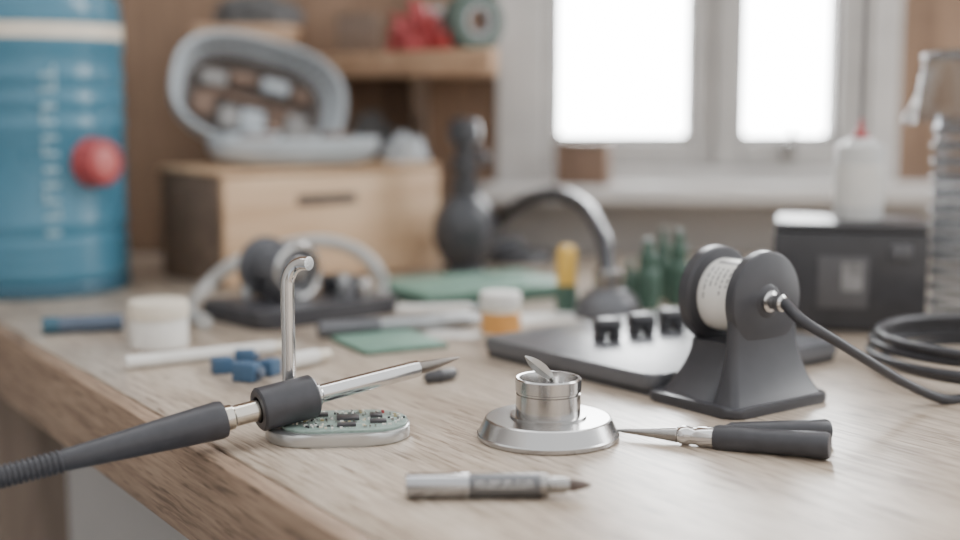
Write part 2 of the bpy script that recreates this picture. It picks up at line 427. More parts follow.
while cnt < 98 and tries < 12000:
    tries += 1
    a = random.uniform(0, 2*PI); rr = math.sqrt(random.random())
    x, y = 0.004+0.0285*rr*math.cos(a), 0.0183*rr*math.sin(a)
    if any(abs(x-ox) < hx+.0006 and abs(y-oy) < hy+.0004 for ox, oy, hx, hy in occ): continue
    occ.append((x, y, .0009, .0006)); cnt += 1
    mm = random.choice(['white', 'white', 'gold', 'chip', 'steel', 'steel', 'cream'])
    bm = N(); box(bm, (x, y, zb+0.0004), random.choice([(0.0017, 0.0008, 0.0008), (0.0009, 0.0016, 0.0009), (0.0012, 0.0010, 0.0008)])); obj('surface_component', bm, M[mm], pb, smooth=False)
for (x, y, mm) in ((0.0225, 0.0125, 'red'), (0.0125, 0.0155, 'cream')):
    bm = N(); lathe(bm, solid([(0.0009, zb), (0.0009, zb+0.0012), (0.0005, zb+0.0016)]), 16, Matrix.Translation((x, y, 0))); obj('led', bm, M[mm], pb)

# ---------------------------------------------------------------- steel cup
cc = T(548, 437)
cup = thing('steel_cup', 'small polished steel cup fixed on a wide round steel foot', 'cup', cc)
bm = N(); lathe(bm, solid([(0.0340, 0), (0.0346, 0.0006), (0.0346, 0.0024), (0.0340, 0.0030), (0.0306, 0.0098), (0.0298, 0.0103), (0.0186, 0.0106), (0.0186, 0.0116), (0.0172, 0.0118)]), 80); obj('foot', bm, M['satin'], cup, ang=16)
h = 0.0298; r = 0.0157; z = 0.0118
bm = N(); lathe(bm, [(0, z), (r, z), (r, z+0.0100), (r-0.0006, z+0.0104), (r-0.0006, z+0.0112), (r+0.0003, z+0.0117), (r+0.0003, h-0.0006), (r-0.0003, h), (r-0.0013, h-0.0002), (r-0.0016, h-0.001), (r-0.0016, z+0.003), (0, z+0.002)], 72); obj('bowl', bm, M['steel'], cup, ang=25)
zf = z+0.0021
a0 = Vector((cc.x+0.002, cc.y+0.000, Z0+zf+0.0004)); lf1 = P(525, 356, cc.y-0.002); lf0 = P(551, 377, cc.y)
sp = thing('metal_spatula', 'small leaf-shaped metal spatula tip sticking out of the steel cup', 'spatula', a0)
bm = N(); tube(bm, [Vector((0, 0, 0)), (lf0-a0)*0.6, (lf0-a0)], 0.0009, 10); obj('stem', bm, M['steel_dark'], sp)
bm = N(); A = lf0-a0; B = lf1-a0; d = B-A; sd = Vector((0.7, -0.1, 0.75)); sd = (sd-d.normalized()*sd.dot(d.normalized())).normalized(); nn = d.cross(sd).normalized()
if nn.y > 0: nn = -nn
row = []
for t, wd in ((-0.12, 0.0008), (0.1, 0.0022), (0.35, 0.0031), (0.6, 0.0029), (0.8, 0.0020), (0.93, 0.0010), (1.0, 0.0004)):
    c = A+d*t
    row.append([bm.verts.new(c+sd*wd), bm.verts.new(c+nn*0.0010), bm.verts.new(c-sd*wd), bm.verts.new(c-nn*0.0003)])
for i in range(len(row)-1):
    for j in range(4): bm.faces.new((row[i][j], row[i][(j+1) % 4], row[i+1][(j+1) % 4], row[i+1][j]))
bm.faces.new(row[0]); bm.faces.new(row[-1])
obj('leaf', bm, M['leaf'], sp, ang=12)

# ---------------------------------------------------------------- brush pen
A = T(406, 486, 0.0052); B = T(592, 485, 0.0052)
pen, L = lying('brush_pen', 'silver grey brush pen with dark bare tip lying in front of steel cup', 'pen', A, B)
q = L/186.0; r = 0.0052
bm = N(); lathe(bm, solid([(r*0.93, 0), (r, 0.0006), (r, 62*q), (r*0.96, 63*q)]), 32); obj('rear_barrel', bm, M['pensilver'], pen)
bm = N(); lathe(bm, solid([(r*0.99, 63*q), (r*0.99, 132*q), (r*0.95, 134*q)]), 32); bnd = obj('front_barrel', bm, M['band'], pen)
bm = N(); random.seed(3)
for lo, hi, gp in ((142, 152, 1.1), (160, 166, .8), (172, 178, .8)):
    x = 69.0
    while x < 126:
        wv = random.uniform(0.8, 1.7)
        if random.random() < 0.86: cylpatch(bm, r*0.99, lo+random.uniform(0, 2), hi-random.uniform(0, 2), x*q, (x+wv)*q, th=0.00008, n=2)
        x += wv+random.uniform(0.5, gp)
obj('print', bm, M['paper'], bnd)
bm = N(); lathe(bm, solid([(r*0.97, 134*q), (r*0.97, 141*q), (r*0.7, 143*q), (r*0.66, 158*q), (r*0.5, 163*q)]), 32); obj('ferrule', bm, M['steel_dark'], pen)
bm = N(); lathe(bm, solid([(r*0.46, 162*q), (r*0.5, 167*q), (r*0.36, 177*q), (r*0.06, 186*q)]), 20); obj('bristles', bm, M['bristle'], pen)

# ---------------------------------------------------------------- pliers with sleeved handles
A = T(614, 430, 0.0035); J = T(722, 437.5, 0.0066); B = T(830, 446, 0.0067)
pl = thing('fine_pliers', 'needle-nosed steel tool with two black sleeved handles right of the cup', 'pliers', Vector((J.x, J.y, Z0)))
o_ = Vector((J.x, J.y, Z0)); mx_ = axm(A-o_, B-o_); L = (B-A).length; q = L/216.0; s = 0.00046
bm = N(); lathe(bm, solid([(0.5*s, 0), (2.2*s, 10*q), (5.5*s, 45*q), (8*s, 66*q), (6.5*s, 68*q)]), 24, mx_); obj('nose', bm, M['steel_dark'], pl)
bm = N(); lathe(bm, solid([(8*s, 68*q), (10*s, 72*q), (10*s, 78*q), (8.8*s, 80*q), (8.8*s, 86*q), (10.2*s, 88*q), (10.6*s, 106*q)]), 28, mx_); obj('joint', bm, M['bright'], pl)
bm = N(); lathe(bm, solid([(12*s, 104*q), (13.4*s, 108*q), (13.8*s, 125*q), (12.6*s, 150*q), (13.2*s, 190*q), (13.8*s, 212*q), (12.2*s, 216*q)]), 32, mx_); obj('handle_sleeve', bm, M['rubber'], pl)
A2 = T(727, 434, 0.0066)+Vector((0, .004, 0)); B2 = T(829, 430, 0.0056); m2 = axm(A2-o_, B2-o_); L2 = (B2-A2).length
bm = N(); lathe(bm, solid([(7*s, 0), (10*s, .06*L2), (10.4*s, .3*L2), (11*s, .8*L2), (11.6*s, .97*L2), (10*s, L2)]), 32, m2); obj('handle_sleeve', bm, M['rubber'], pl)

# ---------------------------------------------------------------- solder reel stand
rc = Vector((0.1405, 0.712, Z0)); RA = -53
rs = thing('solder_reel_stand', 'black stand holding a reel with a white wound core, beside the coiled cable', 'reel stand', rc, math.radians(RA))
bm = N(); prism(bm, rrect(0.066, 0.078, 0.008, 6), 0, 0.0055, bev=0.0016); obj('base', bm, M['stand'], rs)
zc = 0.0570; R = 0.0264
MX = Matrix(((0, 0, 1, 0), (1, 0, 0, 0), (0, 1, 0, 0), (0, 0, 0, 1)))       # local (y,z)->plane, extrude along X
def skirt(bm, xs, wb_, wt_, zb_, zt_, xb, pw, rnd=0.004):     # tapering support with rounded corners, flaring towards the base
    n = 18; rings = []
    for i in range(n+1):
        t = i/n; k_ = (1-t)**pw
        w_ = wt_+(wb_-wt_)*k_; xa = xs[0]-xb[0]*k_; xc = xs[1]+xb[1]*k_; z_ = zb_+(zt_-zb_)*t
        rr_ = min(rnd, (xc-xa)/2-0.0002)
        rings.append([bm.verts.new(((xa+xc)/2+p[0], p[1], z_)) for p in rrect(xc-xa, 2*w_, rr_, 4)])
    m_ = len(rings[0])
    for a_, b_ in zip(rings, rings[1:]):
        for i in range(m_): bm.faces.new((a_[i], a_[(i+1) % m_], b_[(i+1) % m_], b_[i]))
    bm.faces.new(rings[0]); bm.faces.new(rings[-1])
bm = N(); skirt(bm, (0.0120, 0.0190), 0.0350, 0.0250, 0.0052, zc, (0.0, 0.011), 3.0); obj('upright', bm, M['stand'], rs)
bm = N(); skirt(bm, (-0.0215, 0.0130), 0.0340, 0.0185, 0.0052, 0.0340, (0.008, 0.0), 1.9, 0.008); obj('cradle', bm, M['stand'], rs)
MXc = Matrix.Translation((0, 0, zc)) @ MX
bm = N(); lathe(bm, solid([(R-0.0012, 0.0122), (R, 0.0134), (R, 0.0182), (R-0.0005, 0.0191), (R-0.0016, 0.0196), (0.0090, 0.0198), (0.0080, 0.0203), (0.0060, 0.0204)]), 72, MXc); obj('front_flange', bm, M['stand'], rs, ang=25)
bm = N(); lathe(bm, solid([(R-0.0016, -0.0218), (R, -0.0204), (R, -0.0148), (R-0.0012, -0.0134), (R-0.003, -0.0130)]), 72, MXc); obj('rear_flange', bm, M['stand'], rs)
bm = N(); lathe(bm, solid([(0.0198, -0.0136), (0.0198, 0.0126)]), 56, MXc); core = obj('wound_core', bm, M['white'], rs)
bm = N(); random.seed(5)
for i in range(5):
    x = -0.0090+i*0.0036
    a = 122+random.uniform(0, 5)
    for j in range(random.choice((4, 5))):
        b_ = a+random.uniform(4, 10); cylpatch(bm, 0.0198, a, b_, x, x+0.0010, MXc, 0.00012); a = b_+random.uniform(2, 4)
cylpatch(bm, 0.0198, 106, 114, -0.0090, 0.0052, MXc, 0.00012)
obj('print', bm, M['greylabel'], core)
bm = N(); lathe(bm, solid([(0.0058, 0.0202), (0.0058, 0.0216), (0.0040, 0.0224), (0.0036, 0.0256), (0.0046, 0.0258), (0.0046, 0.0294), (0.0034, 0.0306)]), 12, MXc); obj('outlet_nozzle', bm, M['bright'], rs)
# cable: nozzle -> bench -> coil
Rz = Matrix.Rotation(math.radians(RA), 3, 'Z')
n0 = rc + Rz @ Vector((0.0309, 0, zc)); n1 = P(803, 321, 0.670)
cr = 0.0027
cen = T(1006, 374); R0 = 0.087
lead = [n0, n1, P(836, 341, 0.668), P(870, 362, 0.676), P(905, 383, 0.690), P(945, 402, 0.702), P(985, 410, 0.708)]
pts = list(lead)
turns = 4.3
a = math.radians(-84); tot = 2*PI*turns; nst = 80
for i in range(1, nst+1):
    t = i/nst; rr = R0-0.014*abs(math.sin(t*6.7)) - 0.004*t
    pts.append(Vector((cen.x+rr*math.cos(a+tot*t)+0.005*math.sin(8*t), cen.y+rr*math.sin(a+tot*t), Z0+cr+0.0057*turns*t*0.95)))
for i in (5, 6): pts[i].z = max(pts[i].z, Z0+cr)
sp_ = spline(pts, 6)
bm = N(); rr_ = []
for i in range(len(sp_)): rr_.append(0.0032 if i < 3 else (0.0032-(0.0005)*(i-3)/8 if i < 11 else cr))
tube(bm, sp_, rr_, 12); tag(obj('cable', bm, M['rubber']), 'black cable running from the reel and coiled on the bench at right', 'cable')

# ---------------------------------------------------------------- grey plate and three clips
pa, pf = Vector((0.006, 0.836)), Vector((0.099, 0.733)); pr_ = Vector((0.221, 0.83))
ctr = (pa+pr_)/2 + Vector((0.0, -0.004)); e1 = (pf-pa)*1.10; e2 = (pr_-pf)*1.08
rz = math.atan2(e2.y, e2.x)
ph = 0.0125
pt = thing('metal_plate', 'dark grey flat rounded metal plate carrying three black clips', 'plate', (ctr.x, ctr.y, Z0), rz)
bm = N(); prism(bm, rrect(e2.length, e1.length, 0.008, 6), 0.004, ph, bev=0.0016); obj('body', bm, M['plate'], pt)
bm = N(); prism(bm, rrect(e2.length-0.003, e1.length-0.003, 0.007, 6), 0, 0.004); obj('underside', bm, M['black'], pt)
labels = ['black clip on the grey plate nearest the yellow-capped bottle, leftmost of three', 'middle one of the three black clips standing on the grey plate', 'black clip on the grey plate nearest the reel, rightmost of three']
first = None
for (px, py), lb in zip(((607, 340), (641, 335), (671, 330)), labels):
    p = T(px, py, ph)
    if first is None:
        first = thing('clip', lb, 'clip', p, 0.3, 'black clips on the grey plate')
        bm = N(); box(bm, (0, 0, 0.0098), (0.0175, 0.0125, 0.0086), bev=0.0034, seg=3); obj('head', bm, M['black'], first)
        for sx in (-1, 1):
            bm = N(); box(bm, (sx*0.0048, 0, 0.0034), (0.0060, 0.010, 0.0068), bev=0.001); obj('leg', bm, M['black'], first)
    else: dup(first, p, 0.3, lb)

# ---------------------------------------------------------------- left mid-ground
r = 0.0190
p = T(156, 352)+Vector((-0.002, r, 0)); p.z = Z0
j = thing('cream_jar', 'squat white plastic jar with wide screw lid near the bench edge', 'jar', p)
bm = N(); lathe(bm, solid([(r*0.93, 0), (r*0.98, 0.0012), (r*0.98, 0.0185), (r*0.94, 0.0200)]), 48); obj('body', bm, M['white'], j)
bm = N(); lathe(bm, solid([(r*1.02, 0.0200), (r*1.03, 0.0208), (r*1.03, 0.0290), (r*1.00, 0.0306), (r*0.92, 0.0312)]), 48); obj('lid', bm, M['cream'], j)
A = T(42, 326, 0.0062); B = T(123, 322, 0.0062)
tb, L = lying('marker', 'dark navy capped marker lying left of the white jar', 'marker', A, B)
bm = N(); lathe(bm, solid([(0.005, 0), (0.0062, 0.001), (0.0062, L*0.2)]), 24); obj('cap', bm, M['bluedark'], tb)
bm = N(); lathe(bm, solid([(0.0058, L*0.2), (0.0058, L-0.001), (0.005, L)]), 24); obj('barrel', bm, M['navy'], tb)
A = T(125, 363, 0.0042); B = T(284, 346, 0.0042)
tb, L = lying('white_rod', 'long thin white plastic rod lying in front of the white jar', 'rod', A, B)
bm = N(); lathe(bm, solid([(0.0036, 0), (0.0042, 0.0006), (0.0042, L*0.93)]), 20); obj('shaft', bm, M['white'], tb)
bm = N(); lathe(bm, solid([(0.0034, L*0.93), (0.0034, L-0.001), (0.0028, L)]), 20); obj('end_plug', bm, M['cream'], tb)
A = T(286, 362, 0.005); B = T(328, 354, 0.005)
tb, L = lying('plastic_tube', 'short white plastic tube lying behind the iron stand rod', 'tube', A, B)
bm = N(); lathe(bm, solid([(0.004, 0), (0.005, 0.0006), (0.005, L*0.7), (0.0042, L*0.72)]), 20); obj('sleeve', bm, M['white'], tb)
bm = N(); lathe(bm, solid([(0.0038, L*0.72), (0.0038, L)]), 20); obj('plug', bm, M['cream'], tb)
bl = ['blue wire connector beside the white rod, leftmost of the blue ones', 'largest blue wire connector, nearest the camera among the blue ones', 'blue wire connector closest to the iron stand rod', 'blue wire connector at the back of the blue group']
first = None
for (px, py, rz_, lb) in ((222, 373, 0.4, bl[0]), (247, 381, -0.3, bl[1]), (270, 375, 1.2, bl[2]), (245, 365, 0.15, bl[3])):
    p = T(px, py)
    if first is None:
        first = thing('wire_connector', lb, 'connector', p, rz_, 'blue wire connectors')
        bm = N(); box(bm, (0, 0, 0.0048), (0.0125, 0.0095, 0.0096), bev=0.0012); obj('housing', bm, M['bluebit'], first)
        bm = N(); lathe(bm, solid([(0.0028, 0), (0.0028, 0.0030), (0.0022, 0.0034)]), 16, Matrix.Translation((0.0060, 0, 0.0048)) @ Matrix.Rotation(PI/2, 4, 'Y')); obj('wire_entry', bm, M['navy'], first)
    else:
        c = dup(first, p, rz_, lb)
        if lb == bl[1]: c.scale = (1.15, 1.15, 1.15)
A = T(425, 378, 0.0038); B = T(456, 373, 0.0038)
tb, L = lying('nib', 'tiny black tapered nib lying just below the iron tip', 'nib', A, B)
bm = N(); lathe(bm, solid([(0.002, 0), (0.0034, 0.002), (0.0038, L*0.5), (0.0034, L-0.002), (0.002, L)]), 20); obj('plug', bm, M['black'], tb)
bm = N(); lathe(bm, solid([(0.0039, L*0.4), (0.0041, L*0.42), (0.0041, L*0.5), (0.0039, L*0.52)]), 20); obj('ring', bm, M['stand'], tb)

def quadboard(name, label, cat, cx, cy, sx, sy, ang, th, m, m2):
    o = thing(name, label, cat, (cx, cy, Z0), ang)
    bm = N(); prism(bm, rrect(sx, sy, 0.003, 4), 0, th*0.6); obj('backing', bm, m2, o)
    bm = N(); prism(bm, rrect(sx*0.985, sy*0.985, 0.003, 4), th*0.6, th, bev=th*0.1); obj('top_sheet', bm, m, o)
    return o
quadboard('green_board', 'small green blank board lying behind the iron tip', 'board', -0.061, 0.8775, 0.060, 0.062, math.radians(28), 0.003, M['teal'], M['tealdark'])
quadboard('green_mat', 'larger green board lying in front of the dark bottle', 'board', -0.004, 1.098, 0.142, 0.094, math.radians(30), 0.012, M['teal'], M['tealdark'])
r = 0.0135; p = T(501, 339)+Vector((0, r, 0)); p.z = Z0
j = thing('orange_jar', 'small jar with an orange label and white lid behind the plate', 'jar', p)
bm = N(); lathe(bm, solid([(r*.9, 0), (r, 0.001), (r, 0.019), (r*0.92, 0.021)]), 36); obj('body', bm, M['cream'], j)
bm = N(); lathe(bm, [(r+.0001, 0.003), (r+.0003, 0.003), (r+.0003, 0.017), (r+.0001, 0.017)], 36, closed=True); obj('label_band', bm, M['orange'], j)
bm = N(); lathe(bm, solid([(r*1.06, 0.021), (r*1.06, 0.029), (r*0.98, 0.0305)]), 36); obj('lid', bm, M['white'], j)
A = T(318, 330, 0.006); B = T(482, 319, 0.006)
tb, L = lying('grey_pen', 'grey capped pen lying between the green boards', 'pen', A, B)
bm = N(); lathe(bm, solid([(0.005, 0), (0.006, 0.001), (0.006, L*0.36)]), 24); obj('cap', bm, M['plate'], tb)
bm = N(); lathe(bm, solid([(0.0055, L*0.36), (0.0055, L*0.9), (0.004, L*0.93), (0.002, L)]), 24); obj('barrel', bm, M['greypen'], tb)
bm = N(); prism(bm, [(-0.05, -0.02), (0.05, -0.022), (0.052, 0.022), (-0.048, 0.02)], 0, 0.0006, Matrix.Rotation(0.25, 4, 'Z'))
o = obj('paper_slip', bm, M['paper']); o.location = T(545, 318); tag(o, 'white paper slip lying between orange jar and grey plate', 'paper')
bm = N(); prism(bm, [(-0.018, -0.012), (0.020, -0.010), (0.018, 0.014), (-0.020, 0.012)], 0, 0.0006, Matrix.Rotation(-0.3, 4, 'Z'))
o = obj('paper_slip', bm, M['paper']); o.location = T(452, 335); tag(o, 'tiny white paper scrap lying left of the orange jar', 'paper')
A = T(396, 310, 0.004); B = T(488, 308, 0.004)
tb, L = lying('pale_pen', 'pale slim pen lying just in front of the larger green board', 'pen', A, B)
bm = N(); lathe(bm, solid([(0.003, 0), (0.004, 0.0008), (0.004, L*0.8), (0.003, L*0.82)]), 20); obj('barrel', bm, M['white'], tb)
bm = N(); lathe(bm, solid([(0.0028, L*0.82), (0.0018, L*0.95), (0.0005, L)]), 20); obj('point', bm, M['greypen'], tb)

# reel machine with black base, and white hose
dv = thing('winding_device', 'small dark machine with a steel reel on a flat black base', 'machine', (-0.135, 0.995, Z0), math.radians(42))
bm = N(); prism(bm, rrect(0.125, 0.085, 0.008, 5), 0, 0.013, bev=0.002); obj('base', bm, M['stand'], dv)
Rd = Matrix.Rotation(math.radians(-42), 3, 'Z')
ax = Rd @ Vector((0.70, -0.71, 0)); pc = Rd @ (Vector((P(299, 283, 0.975).x+0.135, 0.975-0.995, 0))); pc.z = 0.036
pc0 = pc - ax*0.046
m_ = axm(pc0, pc)
bm = N(); lathe(bm, solid([(0.021, 0), (0.023, 0.001), (0.023, 0.006), (0.014, 0.007), (0.014, 0.032), (0.0205, 0.034), (0.022, 0.036), (0.022, 0.044), (0.0205, 0.046), (0.0175, 0.0455), (0.0165, 0.043), (0.009, 0.043)]), 40, m_); rl = obj('reel', bm, M['plate'], dv)
bm = N(); lathe(bm, [(0.0165, 0.0432), (0.0215, 0.0462), (0.0205, 0.0475), (0.0175, 0.047), (0.0160, 0.0440)], 40, m_, closed=True); obj('reel_rim', bm, M['bright'], rl)
bm = N(); lathe(bm, solid([(0.009, 0.043), (0.009, 0.046), (0.005, 0.048)]), 24, m_); obj('hub', bm, M['steel_dark'], rl)
bm = N(); q_ = (pc+pc0)/2; box(bm, (q_.x, q_.y, 0.0170), (0.02, 0.024, 0.014), bev=0.002); obj('reel_support', bm, M['stand'], dv)
bm = N(); box(bm, (0.045, 0.01, 0.019), (0.022, 0.03, 0.014), bev=0.003); obj('switch_box', bm, M['black'], dv)
bm = N(); lathe(bm, solid([(0.006, 0.013), (0.006, 0.023), (0.004, 0.026)]), 20, Matrix.Translation((0.042, -0.022, 0))); obj('knob', bm, M['steel_dark'], dv)
for (x, y, hh, mm) in ((0.022, -0.030, 0.012, 'plate'), (0.030, -0.012, 0.016, 'greypen'), (0.022, 0.026, 0.014, 'plate'), (-0.03, 0.028, 0.010, 'greypen')):
    bm = N(); lathe(bm, solid([(0.0042, 0.012), (0.0042, 0.012+hh), (0.0036, 0.013+hh)]), 20, Matrix.Translation((x, y, 0))); obj('capacitor', bm, M[mm], dv)
bm = N(); tube(bm, spline([T(205, 322, 0.006), T(191, 312, 0.006), P(203, 290, 1.05), P(232, 265, 1.06), P(275, 248, 1.07), P(320, 241, 1.08), P(356, 250, 1.085), P(377, 270, 1.085), T(384, 290, 0.006), T(378, 298, 0.006)], 10), 0.0054, 14); tag(obj('white_hose', bm, M['hose']), 'white flexible hose arching over the machine with the steel reel', 'hose')

# ---------------------------------------------------------------- bottles, lamp etc behind
p = Vector((-0.014, 1.225, Z0))
b = thing('dark_bottle', 'near-black ball-bodied bottle with threaded fittings on top, beside the wooden drawer box', 'bottle', p)
body = [(0.018, 0), (0.0225, 0.0025)] + [(0.0305*math.cos(t), 0.040+0.036*math.sin(t)) for t in [math.radians(-58+i*11) for i in range(12)]] + [(0.0120, 0.0758)]
bm = N(); lathe(bm, solid(body), 48); obj('body', bm, M['darkbottle'], b)
bm = N(); lathe(bm, solid([(0.0125, 0.0750), (0.0140, 0.0765), (0.0140, 0.086), (0.0100, 0.087), (0.0100, 0.095), (0.0130, 0.096), (0.0130, 0.106), (0.0095, 0.107), (0.0090, 0.122)]), 32); ft = obj('fitting', bm, M['black'], b)
bm = N(); tube(bm, spline([(0.006, 0, 0.112), (0.014, -0.002, 0.113), (0.019, -0.003, 0.108), (0.020, -0.003, 0.100)], 6), 0.0036, 12); obj('spout', bm, M['darkbottle'], ft)
bm = N(); lathe(bm, solid([(0.0100, 0.120), (0.0145, 0.123), (0.0150, 0.134), (0.0130, 0.142), (0.0060, 0.145)]), 32); obj('cap', bm, M['darkbottle'], b)

lb = Vector((0.035, 1.325, Z0))
lp = thing('gooseneck_lamp', 'black gooseneck lamp with a dark steel head arching down in front of the window sill', 'lamp', lb)
bm = N(); lathe(bm, solid([(0.038, 0), (0.039, 0.004), (0.036, 0.010), (0.012, 0.014), (0.008, 0.022)]), 40); obj('base', bm, M['black'], lp)
hd = P(608, 284, 0.985)
path = [lb+Vector((0, 0, 0.02)), P(494, 245, 1.31), P(497, 225, 1.29), P(518, 204, 1.24), P(553, 194, 1.16), P(584, 206, 1.08), P(602, 236, 1.02), P(607, 266, 0.99), hd]
bm = N(); tube(bm, spline([v-lb for v in path], 10), 0.0062, 14); obj('neck', bm, M['darkbottle'], lp)
hz = hd-lb; hb = -(hd.z-Z0)+0.0006
bm = N(); lathe(bm, [(0.0085, hb+0.022), (0.0105, hb+0.022), (0.0105, hb+0.034), (0.0085, hb+0.036)], 32, Matrix.Translation(hz), closed=True); obj('neck_collar', bm, M['steel_dark'], lp)
dome = [(0.0240, hb), (0.0256, hb+0.0012), (0.0256, hb+0.0035)] + [(0.0246*math.cos(t), hb+0.005+0.019*math.sin(t)) for t in [math.radians(5+i*11) for i in range(7)]] + [(0.0, hb+0.0245), (0, hb+0.019), (0.010, hb+0.018), (0.0190, hb+0.012), (0.0222, hb+0.005), (0.0228, hb)]
bm = N(); lathe(bm, dome, 40, Matrix.Translation(hz), closed=True); obj('shade', bm, M['plate'], lp)

p = T(567, 313); p.y += 0.008; p.z = Z0
b = thing('glue_bottle', 'slim dark green bottle with tall yellow cap behind the clips', 'bottle', p)
bm = N(); lathe(bm, solid([(0.0075, 0), (0.0085, 0.001), (0.0085, 0.017), (0.007, 0.021)]), 28); obj('body', bm, M['green'], b)
bm = N(); lathe(bm, solid([(0.0078, 0.021), (0.0078, 0.045), (0.0066, 0.049), (0.004, 0.051)]), 28); obj('cap', bm, M['yellow'], b)
first = None
for (px, py, sc, lb_) in ((649, 312, (0.98, 0.98, 0.96), 'second dark green dropper bottle from the lamp head, thick and middling tall'), (680, 308, (0.95, 0.95, 1.05), 'dark green dropper bottle nearest the reel stand'), (631, 306, (0.62, 0.62, 0.62), 'shortest dark green dropper bottle, nearest the lamp head'), (664, 302, (0.68, 0.68, 1.02), 'thinnest dark green dropper bottle, set back between two thicker ones')):
    p = T(px, py); p.y += 0.012; p.z = Z0
    if first is None:
        first = thing('dropper_bottle', lb_, 'bottle', p, 0, 'green dropper bottles')
        first.scale = sc
        bm = N(); lathe(bm, solid([(0.0085, 0), (0.0098, 0.001), (0.0098, 0.028), (0.0088, 0.032), (0.006, 0.035)]), 28); obj('body', bm, M['green'], first)
        bm = N(); lathe(bm, solid([(0.0074, 0.035), (0.0074, 0.044), (0.0048, 0.046), (0.0042, 0.052), (0.003, 0.057)]), 24); obj('cap', bm, M['green'], first)
    else: dup(first, p, 0, lb_).scale = sc

# wooden drawer box
f0 = Vector((-0.22, 1.128)); f1 = Vector((-0.041, 1.27)); dx = (f1-f0); wl = dx.length; dx.normalize(); dy = Vector((-dx.y, dx.x))
dep = 0.117; bh = 0.097
ctr = f0+dx*wl/2+dy*dep/2; brz = math.atan2(dx.y, dx.x)
bx = thing('drawer_box', 'light wooden box with one drawer and a slot grip, below the open case', 'drawer box', (ctr.x, ctr.y, Z0), brz)
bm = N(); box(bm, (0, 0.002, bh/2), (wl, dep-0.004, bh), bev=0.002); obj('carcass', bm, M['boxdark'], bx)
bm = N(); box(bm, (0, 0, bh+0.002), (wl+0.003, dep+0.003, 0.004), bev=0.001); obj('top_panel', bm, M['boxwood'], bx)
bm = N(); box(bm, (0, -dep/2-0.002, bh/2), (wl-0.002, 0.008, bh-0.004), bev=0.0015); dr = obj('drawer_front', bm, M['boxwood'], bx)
bm = N(); box(bm, (-0.012, -dep/2-0.0062, bh-0.024), (0.062, 0.001, 0.010), bev=0.0004); obj('slot_grip', bm, M['lining'], dr)
bt = Z0+bh+0.004
# open clamshell case on top: two matching rounded half shells joined along a hinge
cp = Vector((-0.186, 1.236, bt))
cs = thing('open_case', 'pale grey-blue rounded clamshell case standing open on the wooden box', 'case', cp, math.radians(24))
def squircle(bm, a, b, Mx, n=2.7):
    for v in bm.verts:
        rr = math.hypot(v.co.x, v.co.y)
        if rr > 1e-9:
            c_, s_ = abs(v.co.x/rr), abs(v.co.y/rr)
            f = 1/((c_**n+s_**n)**(1/n))
            v.co.x *= f*a; v.co.y *= f*b
        v.co = Mx @ v.co
def shell(a, b, d, th, Mx, pw=0.5):
    bm = N(); pr = []
    for i in range(13):
        t = i/12*PI/2; pr.append((max(math.cos(t), 0)**pw, -math.sin(t)*d))
    pin = []
    kk = 1-th/a
    for i in range(13):
        t = i/12*PI/2; pin.append((max(math.cos(t), 0)**pw*kk, -math.sin(t)*(d-th*0.7)))
    prof = [(r_ if r_ > 1e-4 else 0, z_) for r_, z_ in (pr[::-1]+[(1.0, 0.002), (0.985, 0.0035), (kk+0.015, 0.0035), (kk, 0.002)]+pin)]
    lathe(bm, prof, 64); squircle(bm, a, b, Mx)
    return bm
la, lb2 = 0.083, 0.056
MLid = Matrix.Translation((-0.010, 0.024, 0.0660)) @ Matrix.Rotation(math.radians(68), 4, 'X') @ Matrix.Rotation(math.radians(-15), 4, 'Z')
lid = obj('lid', shell(la, lb2, 0.046, 0.0060, MLid), M['case'], cs)
bm = N(); lathe(bm, [(0.915, -0.010), (0.88, -0.020), (0.80, -0.028), (0.56, -0.0345), (0.001, -0.0360), (0.001, -0.0375), (0.57, -0.0360), (0.82, -0.029), (0.92, -0.020)], 48, closed=True); squircle(bm, la, lb2, MLid); obj('lining', bm, M['lining'], lid)
random.seed(21)
for (x, y, sx, sy, zz, mm) in ((-0.046, -0.016, 0.020, 0.024, -0.026, 'pouch'), (-0.022, -0.020, 0.018, 0.022, -0.025, 'pouchgrey'), (0.000, -0.021, 0.022, 0.022, -0.022, 'cloth'), (0.022, -0.019, 0.016, 0.024, -0.026, 'pouch'), (0.044, -0.012, 0.020, 0.026, -0.028, 'pouchgrey'),
                            (-0.040, 0.018, 0.024, 0.014, -0.026, 'pouchgrey'), (-0.012, 0.022, 0.026, 0.012, -0.026, 'pouch'), (0.018, 0.021, 0.026, 0.013, -0.026, 'cloth'), (0.044, 0.018, 0.018, 0.014, -0.028, 'pouch'), (0.0, 0.002, 0.088, 0.007, -0.030, 'pouch')):
    bm = N(); box(bm, (x, y, zz), (sx, sy, 0.008), MLid @ Matrix.Rotation(random.uniform(-.12, .12), 4, 'Z'), 0.002); obj('pouch', bm, M[mm], lid)
ta, tb_ = 0.078, 0.046
MB_ = Matrix.Translation((0.009, -0.020, 0.0220))
tray = obj('tray', shell(ta, tb_, 0.0220, 0.0060, MB_, 0.35), M['case'], cs)
bm = N(); lathe(bm, solid([(0.90, -0.004), (0.87, -0.0045)]), 48); squircle(bm, ta, tb_, MB_); obj('lining', bm, M['lining'], tray)
for (x, y, sx, sy, hh, mm) in ((-0.034, 0.004, 0.030, 0.020, 0.010, 'pouch'), (0.004, 0.002, 0.026, 0.030, 0.014, 'pouchgrey'), (0.040, 0.004, 0.022, 0.030, 0.012, 'pouch')):
    bm = N(); box(bm, (x, y, -0.004+hh/2), (sx, sy, hh), MB_, 0.003); obj('pouch', bm, M[mm], tray)
bm = N(); tube(bm, [Vector((-0.042, 0.0255, 0.0225)), Vector((0.046, 0.0255, 0.0225))], 0.0070, 16); obj('hinge', bm, M['case'], cs)

